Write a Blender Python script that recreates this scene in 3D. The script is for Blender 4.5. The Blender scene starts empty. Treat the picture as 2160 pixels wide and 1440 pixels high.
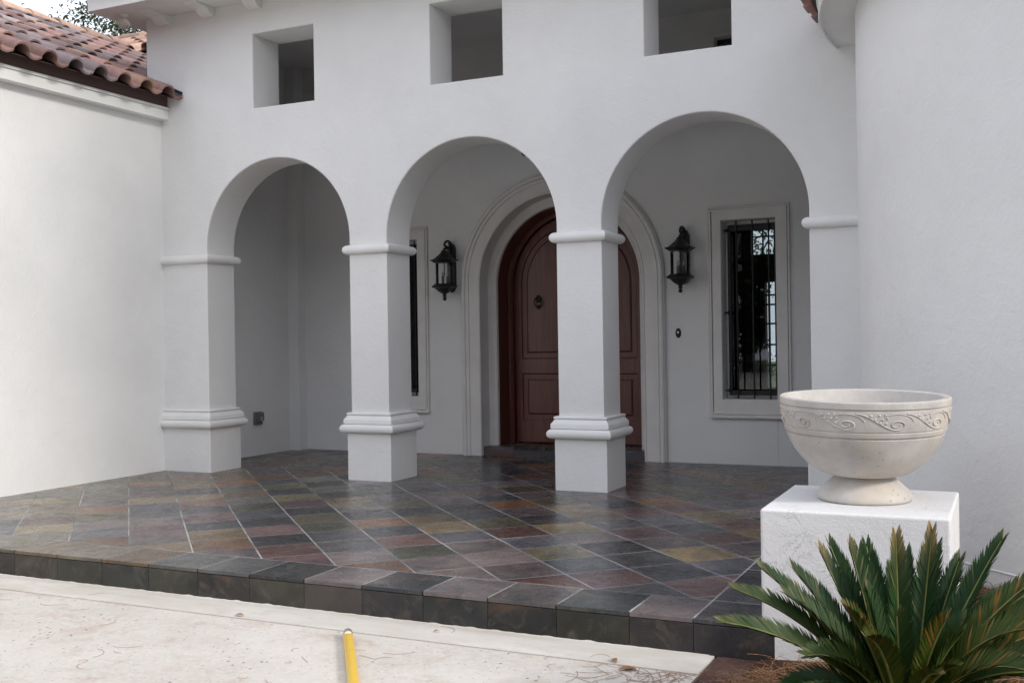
import bpy, bmesh, math, random
from mathutils import Vector, Matrix, noise
from mathutils.geometry import tessellate_polygon
random.seed(7)
scn = bpy.context.scene
C = scn.collection
R_ = math.radians

# ------------------------------------------------------------ camera
cam_d = bpy.data.cameras.new('camera')
cam = bpy.data.objects.new('camera', cam_d)
C.objects.link(cam)
scn.camera = cam
def cam_axes(yaw, pitch, roll):
    y, p, r = R_(yaw), R_(pitch), R_(roll)
    f = Vector((-math.sin(y)*math.cos(p), math.cos(y)*math.cos(p), math.sin(p)))
    rt = Vector((math.cos(y), math.sin(y), 0))
    up = rt.cross(f)
    return math.cos(r)*rt + math.sin(r)*up, -math.sin(r)*rt + math.cos(r)*up, f
CR, CU, CF = cam_axes(25.1202, -0.0666, -0.8623)
CP = Vector((5.6044, -8.4326, 1.3))
cam.matrix_world = Matrix(((CR.x, CU.x, -CF.x, CP.x), (CR.y, CU.y, -CF.y, CP.y), (CR.z, CU.z, -CF.z, CP.z), (0, 0, 0, 1)))
cam_d.sensor_width = 36
cam_d.lens = 36*2233.25/2160
cam_d.clip_end = 1000

# ------------------------------------------------------------ sky and sun
SUN_EL, SUN_AZ = 30.0, -15.0          # azimuth from +x, negative towards the camera side
sv = Vector((math.cos(R_(SUN_AZ))*math.cos(R_(SUN_EL)), math.sin(R_(SUN_AZ))*math.cos(R_(SUN_EL)), math.sin(R_(SUN_EL))))
w = bpy.data.worlds.new('World'); scn.world = w; w.use_nodes = True
nt = w.node_tree; nt.nodes.clear()
sky = nt.nodes.new('ShaderNodeTexSky'); sky.sky_type = 'NISHITA'; sky.sun_disc = False
sky.sun_elevation = R_(SUN_EL); sky.sun_rotation = math.atan2(sv.x, sv.y)
sky.air_density = 1.0; sky.dust_density = 5.0; sky.ozone_density = 1.0
hs = nt.nodes.new('ShaderNodeHueSaturation'); hs.inputs['Saturation'].default_value = 0.7
bg = nt.nodes.new('ShaderNodeBackground'); bg.inputs['Strength'].default_value = 0.12
wo = nt.nodes.new('ShaderNodeOutputWorld')
nt.links.new(sky.outputs[0], hs.inputs['Color']); cl_ = nt.nodes.new('ShaderNodeMix'); cl_.data_type = 'RGBA'; cl_.inputs[0].default_value = .85     # thin even cloud
cl_.inputs[7].default_value = (6.1, 6.35, 7.15, 1)
nt.links.new(hs.outputs[0], cl_.inputs[6]); nt.links.new(cl_.outputs[2], bg.inputs[0]); nt.links.new(bg.outputs[0], wo.inputs[0])
sd = bpy.data.lights.new('sun', 'SUN'); sd.energy = 1.35; sd.angle = R_(10); sd.color = (1, .965, .90)
so = bpy.data.objects.new('sun', sd); C.objects.link(so)
so.rotation_euler = (-sv).to_track_quat('-Z', 'Y').to_euler()
so.location = (20, -5, 20)
scn.view_settings.view_transform = 'Standard'; scn.view_settings.look = 'None'
scn.view_settings.gamma = 1; scn.view_settings.use_curve_mapping = False
scn.view_settings.exposure = 0.87
scn.render.engine = 'CYCLES'

# ------------------------------------------------------------ materials
class M:
    def __init__(s, name, col=(.5, .5, .5), rough=.6, spec=.5, metal=0):
        s.m = bpy.data.materials.new(name); s.m.use_nodes = True
        s.nt = s.m.node_tree; s.b = s.nt.nodes['Principled BSDF']
        s.b.inputs['Base Color'].default_value = (*col, 1); s.b.inputs['Roughness'].default_value = rough
        s.b.inputs['Specular IOR Level'].default_value = spec; s.b.inputs['Metallic'].default_value = metal
        s._pos = None
    def n(s, t, **kw):
        x = s.nt.nodes.new(t)
        for k, v in kw.items(): setattr(x, k, v)
        return x
    def l(s, a, b): s.nt.links.new(a, b)
    def pos(s, obj=False):
        if obj:
            t = s.n('ShaderNodeTexCoord'); return t.outputs['Object']
        if s._pos is None: s._pos = s.n('ShaderNodeNewGeometry').outputs['Position']
        return s._pos
    def noise(s, scale, detail=3, rough=.5, vec=None, dist=0, stretch=None):
        t = s.n('ShaderNodeTexNoise'); t.inputs['Scale'].default_value = scale
        t.inputs['Detail'].default_value = detail; t.inputs['Roughness'].default_value = rough
        t.inputs['Distortion'].default_value = dist
        v = vec or s.pos()
        if stretch:
            mp = s.n('ShaderNodeMapping'); mp.inputs['Scale'].default_value = stretch; s.l(v, mp.inputs[0]); v = mp.outputs[0]
        s.l(v, t.inputs['Vector']); return t.outputs['Fac']
    def voro(s, scale, vec=None, feature='F1', stretch=None):
        t = s.n('ShaderNodeTexVoronoi'); t.inputs['Scale'].default_value = scale; t.feature = feature
        v = vec or s.pos()
        if stretch:
            mp = s.n('ShaderNodeMapping'); mp.inputs['Scale'].default_value = stretch; s.l(v, mp.inputs[0]); v = mp.outputs[0]
        s.l(v, t.inputs['Vector']); return t
    def ramp(s, fac, a, b, c0=(0, 0, 0), c1=(1, 1, 1)):
        r = s.n('ShaderNodeValToRGB'); e = r.color_ramp.elements
        e[0].position = a; e[1].position = b; e[0].color = (*c0, 1); e[1].color = (*c1, 1)
        s.l(fac, r.inputs[0]); return r.outputs[0]
    def mix(s, fac, a, b, blend='MIX'):
        x = s.n('ShaderNodeMix', data_type='RGBA', blend_type=blend)
        for i, v in ((0, fac), (6, a), (7, b)):
            if isinstance(v, (int, float)): x.inputs[i].default_value = v
            elif isinstance(v, tuple): x.inputs[i].default_value = (*v, 1)
            else: s.l(v, x.inputs[i])
        return x.outputs[2]
    def math(s, op, a, b=0.0):
        x = s.n('ShaderNodeMath', operation=op)
        for i, v in ((0, a), (1, b)):
            if isinstance(v, (int, float)): x.inputs[i].default_value = v
            else: s.l(v, x.inputs[i])
        return x.outputs[0]
    def color(s, sock): s.l(sock, s.b.inputs['Base Color'])
    def rough(s, sock): s.l(sock, s.b.inputs['Roughness'])
    def bump(s, sock, strength=.3, dist=.01, prev=None):
        x = s.n('ShaderNodeBump'); x.inputs['Strength'].default_value = strength; x.inputs['Distance'].default_value = dist
        s.l(sock, x.inputs['Height'])
        if prev: s.l(prev, x.inputs['Normal'])
        s.l(x.outputs[0], s.b.inputs['Normal']); return x.outputs[0]

def stucco(name, col=(.78, .78, .775), trowel=.16, fine=.35, lump=.32):
    m = M(name, col, .85, .25)
    big = m.noise(.9, 4, .6)
    dark = tuple(c*.91 for c in col)
    c = m.mix(m.ramp(big, .35, .7), col, dark)
    spot = m.ramp(m.noise(7, 3, .6), .66, .74)
    c = m.mix(m.math('MULTIPLY', spot, .22), c, tuple(k*.86 for k in col))
    m.color(c)
    # trowelled relief: broad passes, thin ridges here and there, sand grain over all
    t = m.noise(5.5, 6, .68, dist=1.1)
    band = m.ramp(m.math('ABSOLUTE', m.math('SUBTRACT', t, .5)), .0, .02, (1, 1, 1), (0, 0, 0))
    ridge = m.math('MULTIPLY', band, m.ramp(m.noise(2.3, 3), .48, .70))
    p = m.bump(ridge, trowel, .006)
    p = m.bump(m.noise(9, 6, .66, dist=.6), lump, .02, p)
    p = m.bump(m.noise(34, 4, .65), lump*.8, .008, p)
    m.bump(m.noise(150, 2), fine, .004, p)
    return m.m
MAT = {}
MAT['stucco'] = stucco('white_stucco')
MAT['rough_stucco'] = stucco('rough_white_stucco', (.72, .715, .715), .7, .4, .2)
m = M('painted_trim', (.77, .77, .765), .6, .35)
m.color(m.mix(m.ramp(m.noise(3, 4), .35, .7), (.78, .78, .77), (.72, .72, .71))); m.bump(m.noise(90, 3), .1, .004); MAT['trim'] = m.m
m = M('cast_stone_trim', (.62, .59, .57), .75, .3)
m.color(m.mix(m.ramp(m.noise(4, 4), .35, .7), (.75, .73, .71), (.68, .66, .64))); m.bump(m.noise(70, 3), .15, .004); MAT['surround'] = m.m
m = M('shade_dark_interior', (.2, .17, .14), .8); m.color(m.mix(m.noise(2), (.045, .038, .03), (.03, .026, .022))); MAT['interior'] = m.m  # shade of the unlit room put into the colour as near-black brown

# slate: colour per tile comes from the object colour
def slate(name, rough=(.15, .40), grain=1.0, scuffs=.5):
    m = M(name, (.05, .05, .05), .3, .42)
    oi = m.n('ShaderNodeObjectInfo')
    off = m.n('ShaderNodeVectorMath', operation='SCALE'); 
    cmb = m.n('ShaderNodeCombineXYZ'); m.l(oi.outputs['Random'], cmb.inputs[0]); m.l(oi.outputs['Random'], cmb.inputs[1]); m.l(oi.outputs['Random'], cmb.inputs[2])
    m.l(cmb.outputs[0], off.inputs[0]); off.inputs['Scale'].default_value = 40
    add = m.n('ShaderNodeVectorMath', operation='ADD'); m.l(m.pos(), add.inputs[0]); m.l(off.outputs[0], add.inputs[1])
    v = add.outputs[0]
    n1 = m.noise(3.0, 5, .6, v, .8); n2 = m.noise(11, 5, .65, v, .5)
    base = oi.outputs['Color']
    lite = m.mix(1.0, base, (1.45, 1.4, 1.3), 'MULTIPLY'); dk = m.mix(1.0, base, (.55, .57, .62), 'MULTIPLY')
    c = m.mix(m.ramp(n1, .32, .66), dk, lite)
    streak = m.noise(5, 5, .7, v, 1.4, stretch=(1.0, 3.2, 1.0))
    c = m.mix(m.math('MULTIPLY', m.ramp(streak, .52, .70), .45), c, (.13, .105, .085))
    c = m.mix(m.math('MULTIPLY', m.ramp(m.noise(26, 4, .7, v), .55, .75), .35), c, (.02, .021, .023))
    rust = m.math('MULTIPLY', m.ramp(m.noise(2.2, 4, .6, v, 1.2), .60, .72), .55)
    c = m.mix(rust, c, (.10, .055, .032))
    scuff = m.math('MULTIPLY', m.ramp(n2, .60, .70), scuffs)
    c = m.mix(scuff, c, (.17, .165, .17))
    m.color(c)
    m.rough(m.ramp(n2, .3, .75, (rough[0],)*3, (rough[1],)*3))
    p = m.bump(m.noise(8, 7, .68, v, 1.0), .34*grain, .010)
    m.bump(m.noise(60, 3, .6, v), .10*grain, .003, p)
    return m.m
MAT['slate'] = slate('sealed_slate')
MAT['riser'] = slate('slate_riser', (.4, .6), 1.2, .12)
m = M('grout', (.36, .35, .34), .85); m.color(m.mix(m.ramp(m.noise(1.6, 4, .6), .40, .62), (.15, .148, .145), (.40, .39, .38))); m.bump(m.noise(120), .2, .003); MAT['grout'] = m.m

# driveway
m = M('shell_concrete', (.6, .56, .5), .85, .25)
c = m.mix(m.ramp(m.noise(1.3, 5, .65), .3, .72), (.61, .575, .525), (.47, .43, .38))
c = m.mix(m.math('MULTIPLY', m.ramp(m.noise(3.1, 5, .6, dist=.8), .52, .68), .6), c, (.42, .32, .255))
c = m.mix(m.math('MULTIPLY', m.ramp(m.noise(38, 4, .6), .45, .65), .35), c, (.68, .65, .61))
v1 = m.voro(27, stretch=(1, .75, 1)); sel = m.ramp(v1.outputs['Color'], .60, .62)
pit = m.math('MULTIPLY', m.ramp(v1.outputs['Distance'], .13, .22, (1, 1, 1), (0, 0, 0)), sel)
pit = m.math('MULTIPLY', pit, m.ramp(m.noise(2.6, 3), .42, .58))
c = m.mix(m.math('MULTIPLY', pit, .85), c, (.10, .095, .09))
v2 = m.voro(62); sel2 = m.ramp(v2.outputs['Color'], .78, .8)
pit2 = m.math('MULTIPLY', m.ramp(v2.outputs['Distance'], .2, .34, (1, 1, 1), (0, 0, 0)), sel2)
c = m.mix(m.math('MULTIPLY', pit2, .6), c, (.16, .15, .14))
m.color(c)
p = m.bump(m.noise(14, 5, .7), .4, .012)
p = m.bump(m.noise(90, 3, .6), .35, .006, p)
m.bump(m.math('SUBTRACT', 1.0, pit), .5, .006, p); MAT['drive'] = m.m
m = M('smooth_concrete', (.62, .58, .53), .8, .25)
c = m.mix(m.ramp(m.noise(2.6, 6, .68, stretch=(.5, 1.5, 1)), .32, .68), (.62, .595, .55), (.48, .44, .38))
c = m.mix(m.math('MULTIPLY', m.ramp(m.noise(9, 5, .7), .52, .7), .4), c, (.46, .40, .33))
v2 = m.voro(70); pit2 = m.math('MULTIPLY', m.ramp(v2.outputs['Distance'], .1, .2, (1, 1, 1), (0, 0, 0)), m.ramp(v2.outputs['Color'], .85, .87))
c = m.mix(m.math('MULTIPLY', pit2, .6), c, (.2, .17, .14)); m.color(c); m.bump(m.noise(40, 4, .6), .2, .006); MAT['band'] = m.m
m = M('joint', (.20, .12, .085), .9); MAT['joint'] = m.m
m = M('lawn', (.05, .08, .03), .9); m.color(m.mix(m.noise(3, 5), (.035, .06, .02), (.09, .1, .04))); MAT['lawn'] = m.m
m = M('mulch', (.09, .05, .03), .95, .1)
c = m.mix(m.noise(25, 5, .7), (.13, .062, .036), (.035, .02, .014)); m.color(c); m.bump(m.noise(45, 5, .7), 1, .03); MAT['mulch'] = m.m
m = M('pine_straw', (.2, .1, .05), .7, .3); c = m.mix(m.noise(30, 2), (.24, .11, .045), (.13, .055, .025)); m.color(m.mix(m.ramp(m.noise(140, 1), .5, .6), c, (.33, .2, .11))); MAT['straw'] = m.m
m = M('dry_needle', (.2, .1, .06), .7, .3); m.color(m.mix(m.noise(9, 2), (.22, .10, .06), (.34, .22, .14))); MAT['needle'] = m.m
m = M('dry_leaf', (.28, .12, .045), .6); m.color(m.mix(m.noise(80, 3), (.34, .15, .055), (.16, .07, .03))); MAT['leaf_litter'] = m.m

# roof tiles: colour per tile from the object colour
m = M('roof_clay', (.3, .2, .15), .75, .3)
oi = m.n('ShaderNodeObjectInfo')
n1 = m.noise(8, 5, .65)
c = m.mix(m.ramp(n1, .3, .7), m.mix(1, oi.outputs['Color'], (.75, .74, .76), 'MULTIPLY'), m.mix(1, oi.outputs['Color'], (1.15, 1.12, 1.08), 'MULTIPLY'))
c = m.mix(m.math('MULTIPLY', m.ramp(m.noise(20, 4, .6), .55, .75), .4), c, (.10, .085, .085))
m.color(c); m.bump(m.noise(60, 4), .3, .006); MAT['clay'] = m.m
m = M('roof_underlay', (.13, .085, .08), .9); MAT['underlay'] = m.m
# wood door
m = M('mahogany', (.1, .035, .02), .32, .5)
g = m.noise(2.2, 5, .6, stretch=(14, 14, 1.2), dist=.6)
c = m.mix(m.ramp(g, .3, .7), (.16, .043, .029), (.075, .022, .016)); m.color(c); m.bump(m.noise(6, 3, .6, stretch=(16, 16, 1)), .08, .003); MAT['wood'] = m.m
m = M('black_iron', (.012, .014, .014), .45, .4); m.bump(m.noise(80, 3), .15, .003); MAT['iron'] = m.m
m = M('bronze', (.05, .035, .025), .35, .5, .7); MAT['bronze'] = m.m
m = M('brushed_aluminium', (.45, .46, .48), .38, .5, .9); m.bump(m.noise(60, 3), .1, .003); MAT['alu'] = m.m
m = M('grey_plastic', (.14, .145, .15), .5); MAT['plastic'] = m.m
m = M('yellow_paint', (.78, .5, .07), .38, .5); m.color(m.mix(m.ramp(m.noise(20, 4), .62, .75), (.80, .52, .07), (.66, .40, .07))); MAT['yellow'] = m.m
m = M('white_label', (.85, .83, .78), .5); MAT['label'] = m.m
m = M('candle_sleeve', (.06, .05, .045), .5); MAT['sleeve'] = m.m
m = M('bulb_glass', (.8, .78, .74), .15); m.b.inputs['Transmission Weight'].default_value = .7; m.b.inputs['IOR'].default_value = 1.2; MAT['bulb'] = m.m
def thin_glass(name, tint, ior=1.45):
    m = M(name); m.nt.nodes.remove(m.b)
    out = m.nt.nodes['Material Output']
    tr = m.n('ShaderNodeBsdfTransparent'); tr.inputs[0].default_value = (*tint, 1)
    gl = m.n('ShaderNodeBsdfGlossy'); gl.inputs['Roughness'].default_value = .02
    fr = m.n('ShaderNodeFresnel'); fr.inputs[0].default_value = ior
    mx = m.n('ShaderNodeMixShader'); m.l(fr.outputs[0], mx.inputs[0]); m.l(tr.outputs[0], mx.inputs[1]); m.l(gl.outputs[0], mx.inputs[2])
    m.l(mx.outputs[0], out.inputs[0]); return m.m
MAT['pane'] = thin_glass('window_glass', (.62, .66, .66), 1.62)
MAT['lamp_glass'] = thin_glass('lantern_glass', (.93, .95, .95))
# cast stone urn
m = M('cast_stone', (.55, .51, .46), .8, .3)
c = m.mix(m.ramp(m.noise(6, 6, .65, m.pos(True)), .32, .68), (.56, .535, .51), (.42, .395, .37))
c = m.mix(m.math('MULTIPLY', m.ramp(m.noise(2.4, 4, .6, m.pos(True)), .5, .68), .5), c, (.62, .53, .40))
v1 = m.voro(42, m.pos(True)); pit = m.math('MULTIPLY', m.ramp(v1.outputs['Distance'], .09, .17, (1, 1, 1), (0, 0, 0)), m.ramp(v1.outputs['Color'], .60, .62))
pit = m.math('MULTIPLY', pit, m.ramp(m.noise(4.5, 2, .5, m.pos(True)), .42, .54))
sep = m.n('ShaderNodeSeparateXYZ'); m.l(m.pos(True), sep.inputs[0])
pit = m.math('MULTIPLY', pit, m.ramp(sep.outputs[2], .30, .36, (1, 1, 1), (.25, .25, .25)))
c = m.mix(m.math('MULTIPLY', pit, .8), c, (.13, .1, .07)); m.color(c)
p = m.bump(m.noise(60, 4, .6, m.pos(True)), .25, .004); m.bump(m.math('SUBTRACT', 1.0, pit), .5, .005, p); MAT['urn'] = m.m
# foliage
def leaf_mat(name, a, b, rough=.5):
    m = M(name, a, rough, .4); m.color(m.mix(m.noise(2.3, 3), a, b)); return m.m
MAT['oak_leaf'] = leaf_mat('oak_leaf', (.025, .04, .016), (.06, .085, .03))
MAT['shrub_leaf'] = leaf_mat('shrub_leaf', (.05, .12, .025), (.10, .2, .04))
m = M('bark', (.12, .1, .085), .9); m.bump(m.noise(20, 4, stretch=(3, 3, .5)), .8, .03); MAT['bark'] = m.m
m = M('palm_leaflet', (.03, .06, .02), .48, .28)
va = m.n('ShaderNodeVertexColor'); va.layer_name = 'tint'; m.color(va.outputs['Color']); MAT['palm'] = m.m
m = M('palm_rachis', (.16, .17, .04), .45); m.color(m.mix(m.noise(12, 2), (.19, .20, .05), (.12, .13, .03))); MAT['rachis'] = m.m
m = M('palm_trunk', (.06, .04, .025), .9); m.bump(m.noise(30, 4), 1, .03); MAT['ptrunk'] = m.m

# ------------------------------------------------------------ mesh helpers
def link(name, me, mat=None, parent=None, loc=None):
    o = bpy.data.objects.new(name, me); C.objects.link(o)
    if mat and not me.materials: me.materials.append(mat)
    if parent: o.parent = parent
    if loc: o.location = loc
    return o
def mesh(name, v, f, mat=None, parent=None, smooth=None, loc=None):
    me = bpy.data.meshes.new(name); me.from_pydata([tuple(p) for p in v], [], f); me.update()
    if smooth is not None:
        me.polygons.foreach_set('use_smooth', [True]*len(me.polygons)); me.set_sharp_from_angle(angle=R_(smooth))
    return link(name, me, mat, parent, loc)
class G:
    """collects shapes into one mesh"""
    def __init__(s): s.v = []; s.f = []
    def add(s, v, f):
        k = len(s.v); s.v += [Vector(p) for p in v]; s.f += [tuple(i+k for i in q) for q in f]
        return s
    def box(s, x0, x1, y0, y1, z0, z1, b=0.0):
        if b <= 0:
            return s.add([(x0, y0, z0), (x1, y0, z0), (x1, y1, z0), (x0, y1, z0), (x0, y0, z1), (x1, y0, z1), (x1, y1, z1), (x0, y1, z1)],
                         [(3, 2, 1, 0), (4, 5, 6, 7), (0, 1, 5, 4), (1, 2, 6, 5), (2, 3, 7, 6), (3, 0, 4, 7)])
        bm = bmesh.new(); bmesh.ops.create_cube(bm, size=1)
        for q in bm.verts: q.co = Vector(((x0+x1)/2+q.co.x*(x1-x0), (y0+y1)/2+q.co.y*(y1-y0), (z0+z1)/2+q.co.z*(z1-z0)))
        bmesh.ops.bevel(bm, geom=bm.edges[:]+bm.verts[:], offset=b, segments=2, profile=.5, affect='EDGES')
        bm.verts.index_update()
        s.add([q.co.copy() for q in bm.verts], [tuple(q.index for q in f.verts) for f in bm.faces]); bm.free(); return s
    def lathe(s, prof, n=32, c=(0, 0, 0), a0=0, a1=2*math.pi, axis='z'):
        full = abs(a1-a0-2*math.pi) < 1e-6; k = n if full else n+1
        base = len(s.v); cx, cy, cz = c
        for i in range(k):
            a = a0+(a1-a0)*i/n; ca, sa = math.cos(a), math.sin(a)
            for r, z in prof: s.v.append(Vector((cx+r*ca, cy+r*sa, cz+z)))
        p = len(prof)
        for i in range(n):
            j = (i+1) % k
            for q in range(p-1):
                s.f.append((base+i*p+q, base+j*p+q, base+j*p+q+1, base+i*p+q+1))
        return s
    def tube(s, pts, r, n=8, cap=True, taper=None):
        pts = [Vector(p) for p in pts]; base = len(s.v); t0 = None
        up = Vector((0, 0, 1))
        for i, p in enumerate(pts):
            t = (pts[min(i+1, len(pts)-1)]-pts[max(i-1, 0)]).normalized()
            if t0 is None:
                a = t.cross(up)
                if a.length < 1e-3: a = t.cross(Vector((1, 0, 0)))
                a.normalize()
            else:
                a = (a - t*a.dot(t)).normalized()
            t0 = t; b = t.cross(a)
            rr = r[i] if isinstance(r, (list, tuple)) else r
            for k in range(n):
                an = 2*math.pi*k/n; s.v.append(p+(a*math.cos(an)+b*math.sin(an))*rr)
        for i in range(len(pts)-1):
            for k in range(n):
                s.f.append((base+i*n+k, base+i*n+(k+1) % n, base+(i+1)*n+(k+1) % n, base+(i+1)*n+k))
        if cap:
            s.f.append(tuple(base+k for k in reversed(range(n)))); s.f.append(tuple(base+(len(pts)-1)*n+k for k in range(n)))
        return s
    def sweep(s, hx, hy, prof, c=(0, 0, 0)):
        """square mitred sweep: prof = [(offset, z)] round a rectangle of half sizes hx, hy"""
        base = len(s.v); cx, cy, cz = c
        for d, z in prof:
            for sx, sy in ((-1, -1), (1, -1), (1, 1), (-1, 1)):
                s.v.append(Vector((cx+sx*(hx+d), cy+sy*(hy+d), cz+z)))
        for i in range(len(prof)-1):
            for k in range(4):
                s.f.append((base+i*4+k, base+i*4+(k+1) % 4, base+(i+1)*4+(k+1) % 4, base+(i+1)*4+k))
        s.f.append(tuple(base+k for k in (3, 2, 1, 0))); s.f.append(tuple(base+(len(prof)-1)*4+k for k in range(4)))
        return s
    def ball(s, c, r, n=12, sc=(1, 1, 1)):
        prof = [(max(1e-4, math.sin(math.pi*i/(n//2))) * r, -math.cos(math.pi*i/(n//2))*r) for i in range(n//2+1)]
        k = len(s.v); s.lathe(prof, n)
        for q in range(k, len(s.v)): s.v[q] = Vector((c[0]+s.v[q].x*sc[0], c[1]+s.v[q].y*sc[1], c[2]+s.v[q].z*sc[2]))
        return s
    def build(s, name, mat, parent=None, smooth=None, loc=None):
        return mesh(name, s.v, s.f, mat, parent, smooth, loc)

def inset_loop(lp, d):
    """offset a loop to its left by d (lp = list of 2-vectors)"""
    n = len(lp); out = []
    for i in range(n):
        a, b, c = Vector(lp[i-1]), Vector(lp[i]), Vector(lp[(i+1) % n])
        e1 = (b-a).normalized(); e2 = (c-b).normalized()
        n1 = Vector((-e1.y, e1.x)); n2 = Vector((-e2.y, e2.x))
        m_ = n1+n2; m_ = m_/max(.3, m_.dot(n1)) if m_.length > 1e-6 else n1
        if m_.dot(n1) > 0: m_ = m_/m_.dot(n1)
        out.append(b+m_*d)
    return out
def area(lp): return sum(lp[i-1][0]*lp[i][1]-lp[i][0]*lp[i-1][1] for i in range(len(lp)))/2
def plate(name, loops, y0, y1, mat, parent=None, b=.012, jit=0):
    """vertical slab facing -y with holes; loops in (x, z), first is the outline; front edges rounded"""
    L = []
    for i, lp in enumerate(loops):
        lp = [Vector(p) for p in lp]; ccw = area(lp) > 0
        if (i == 0) != ccw: lp.reverse()
        L.append(lp)
    rings = [(b, 0), (b*.3, b*.3), (0, b)]
    v = []; f = []
    starts = []
    for lp in L:
        n = len(lp); st = len(v); starts.append((st, n))
        for ins, dy in rings:
            v += [(p.x, y0+dy, p.y) for p in inset_loop(lp, ins)]
        v += [(p.x, y1, p.y) for p in lp]
        for r in range(3):
            for k in range(n):
                k2 = (k+1) % n
                f.append((st+r*n+k, st+(r+1)*n+k, st+(r+1)*n+k2, st+r*n+k2))
    for ring, flip in ((0, False), (3, True)):
        polys = [[Vector((v[st+ring*n+k][0], v[st+ring*n+k][2], 0)) for k in range(n)] for st, n in starts]
        idx = [st+ring*n+k for st, n in starts for k in range(n)]
        for t in tessellate_polygon(polys):
            q = [idx[i] for i in t]
            a = Vector((v[q[1]][0]-v[q[0]][0], v[q[1]][2]-v[q[0]][2])); c = Vector((v[q[2]][0]-v[q[0]][0], v[q[2]][2]-v[q[0]][2]))
            up = a.x*c.y-a.y*c.x > 0
            if up == flip: q.reverse()
            f.append(tuple(q))
    return mesh(name, v, f, mat, parent)
def rect(x0, x1, z0, z1): return [(x0, z0), (x1, z0), (x1, z1), (x0, z1)]
def arch(x0, x1, z0, zs, n=40, rz=None):
    r = (x1-x0)/2; c = (x0+x1)/2; rz = rz or r
    return [(x0, z0), (x1, z0)] + [(c+r*math.cos(math.pi*i/n), zs+rz*math.sin(math.pi*i/n)) for i in range(n+1)]
def empty(name, loc=(0, 0, 0), rz=0, parent=None):
    o = bpy.data.objects.new(name, None); C.objects.link(o); o.location = loc; o.rotation_euler.z = rz
    o.empty_display_size = .2
    if parent: o.parent = parent
    return o
def tag(o, label=None, cat=None, group=None, kind=None):
    if label: o['label'] = label
    if cat: o['category'] = cat
    if group: o['group'] = group
    if kind: o['kind'] = kind
    return o
def copy_tree(o, parent=None):
    c = o.copy(); C.objects.link(c)
    if parent: c.parent = parent
    for ch in list(o.children): copy_tree(ch, c)
    return c

# ============================================================ SETTING
YS = -3.65                                   # nosing of the porch step
g = G().box(-60, 60, -60, 60, -.6, -.32); tag(g.build('ground', MAT['lawn']), kind='structure')
g = G().box(-14, 4.362, -30, -3.9335, -.3, -.167); drv = tag(g.build('driveway', MAT['drive']), kind='structure')
G().box(-14, 4.362, -3.929, -3.62, -.3, -.162).build('smooth_band', MAT['band'], drv)
G().box(-14, 4.37, -30, -3.62, -.29, -.176).build('joint', MAT['joint'], drv)

# porch floor: slate tiles laid diagonally inside a straight border
PAL = [((.044, .048, .056), 4), ((.028, .030, .034), 4), ((.070, .070, .080), 4), ((.058, .058, .042), 3), ((.096, .060, .062), 5),
       ((.092, .050, .045), 2), ((.130, .066, .034), 3), ((.130, .095, .050), 2), ((.078, .070, .045), 3), ((.112, .090, .092), 4)]
WARM = [((.15, .11, .070), 4), ((.16, .088, .045), 4), ((.12, .108, .090), 4), ((.10, .103, .098), 4), ((.14, .085, .072), 4), ((.13, .108, .06), 3), ((.075, .076, .078), 3)]
def pick(pal):
    t = random.random()*sum(k for _, k in pal)
    for c, k in pal:
        t -= k
        if t <= 0: break
    j = random.uniform(.70, 1.32)
    return tuple(q*j for q in c)+(1,)
porch = tag(G().box(-2.5, 4.70, -3.628, 2.75, -.45, .0001).build('porch_floor', MAT['grout']), kind='structure')
def clip(poly, a, b, c):                      # keep a*x+b*y <= c
    out = []
    for i in range(len(poly)):
        p, q = poly[i-1], poly[i]
        dp, dq = a*p[0]+b*p[1]-c, a*q[0]+b*q[1]-c
        if (dp <= 0) != (dq <= 0):
            t = dp/(dp-dq); out.append((p[0]+t*(q[0]-p[0]), p[1]+t*(q[1]-p[1])))
        if dq <= 0: out.append(q)
    return out
def tile_mesh(poly, z0, z1, gap=.0046, bev=.0012):
    if area(poly) < 0: poly = poly[::-1]
    o = inset_loop([Vector(p) for p in poly], gap); i_ = inset_loop([Vector(p) for p in poly], gap+bev)
    n = len(poly)
    v = [(p.x, p.y, z0) for p in o]+[(p.x, p.y, z1-bev*.7) for p in o]+[(p.x, p.y, z1) for p in i_]
    f = [tuple(range(2*n, 3*n))]
    for r in (0, 1):
        for k in range(n): f.append((r*n+k, r*n+(k+1) % n, (r+1)*n+(k+1) % n, (r+1)*n+k))
    me = bpy.data.meshes.new('slate_tile'); me.from_pydata(v, [], f); me.update(); me.materials.append(MAT['slate'])
    return me
def put_tile(poly, z0=-.02, z1=0.0, pal=None, name='slate_tile', parent=None, tilt=True, me=None, loc=None):
    cx = sum(p[0] for p in poly)/len(poly); cy = sum(p[1] for p in poly)/len(poly)
    loc_poly = [(p[0]-cx, p[1]-cy) for p in poly]
    o = link(name, me or tile_mesh(loc_poly, z0, z1), None, parent or porch, (cx, cy, random.uniform(.0005, .0012) if tilt else 0))
    if tilt: o.rotation_euler = (random.gauss(0, .0007), random.gauss(0, .0007), 0)
    warm = max(0, min(1, (1.2-cx)/3.2))
    o.color = pick(pal or (WARM if random.random() < warm*.85 else PAL))
    return o
D = .5374; P0, Q0 = -1.785, 3.140
BX = [.188+.3765*k for k in range(-7, 11)]; BX = [x for x in BX if x < 4.2]+[4.265, 4.64]
yb_in = -3.278; xr_in = 4.265
full = None; count = 0
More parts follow.
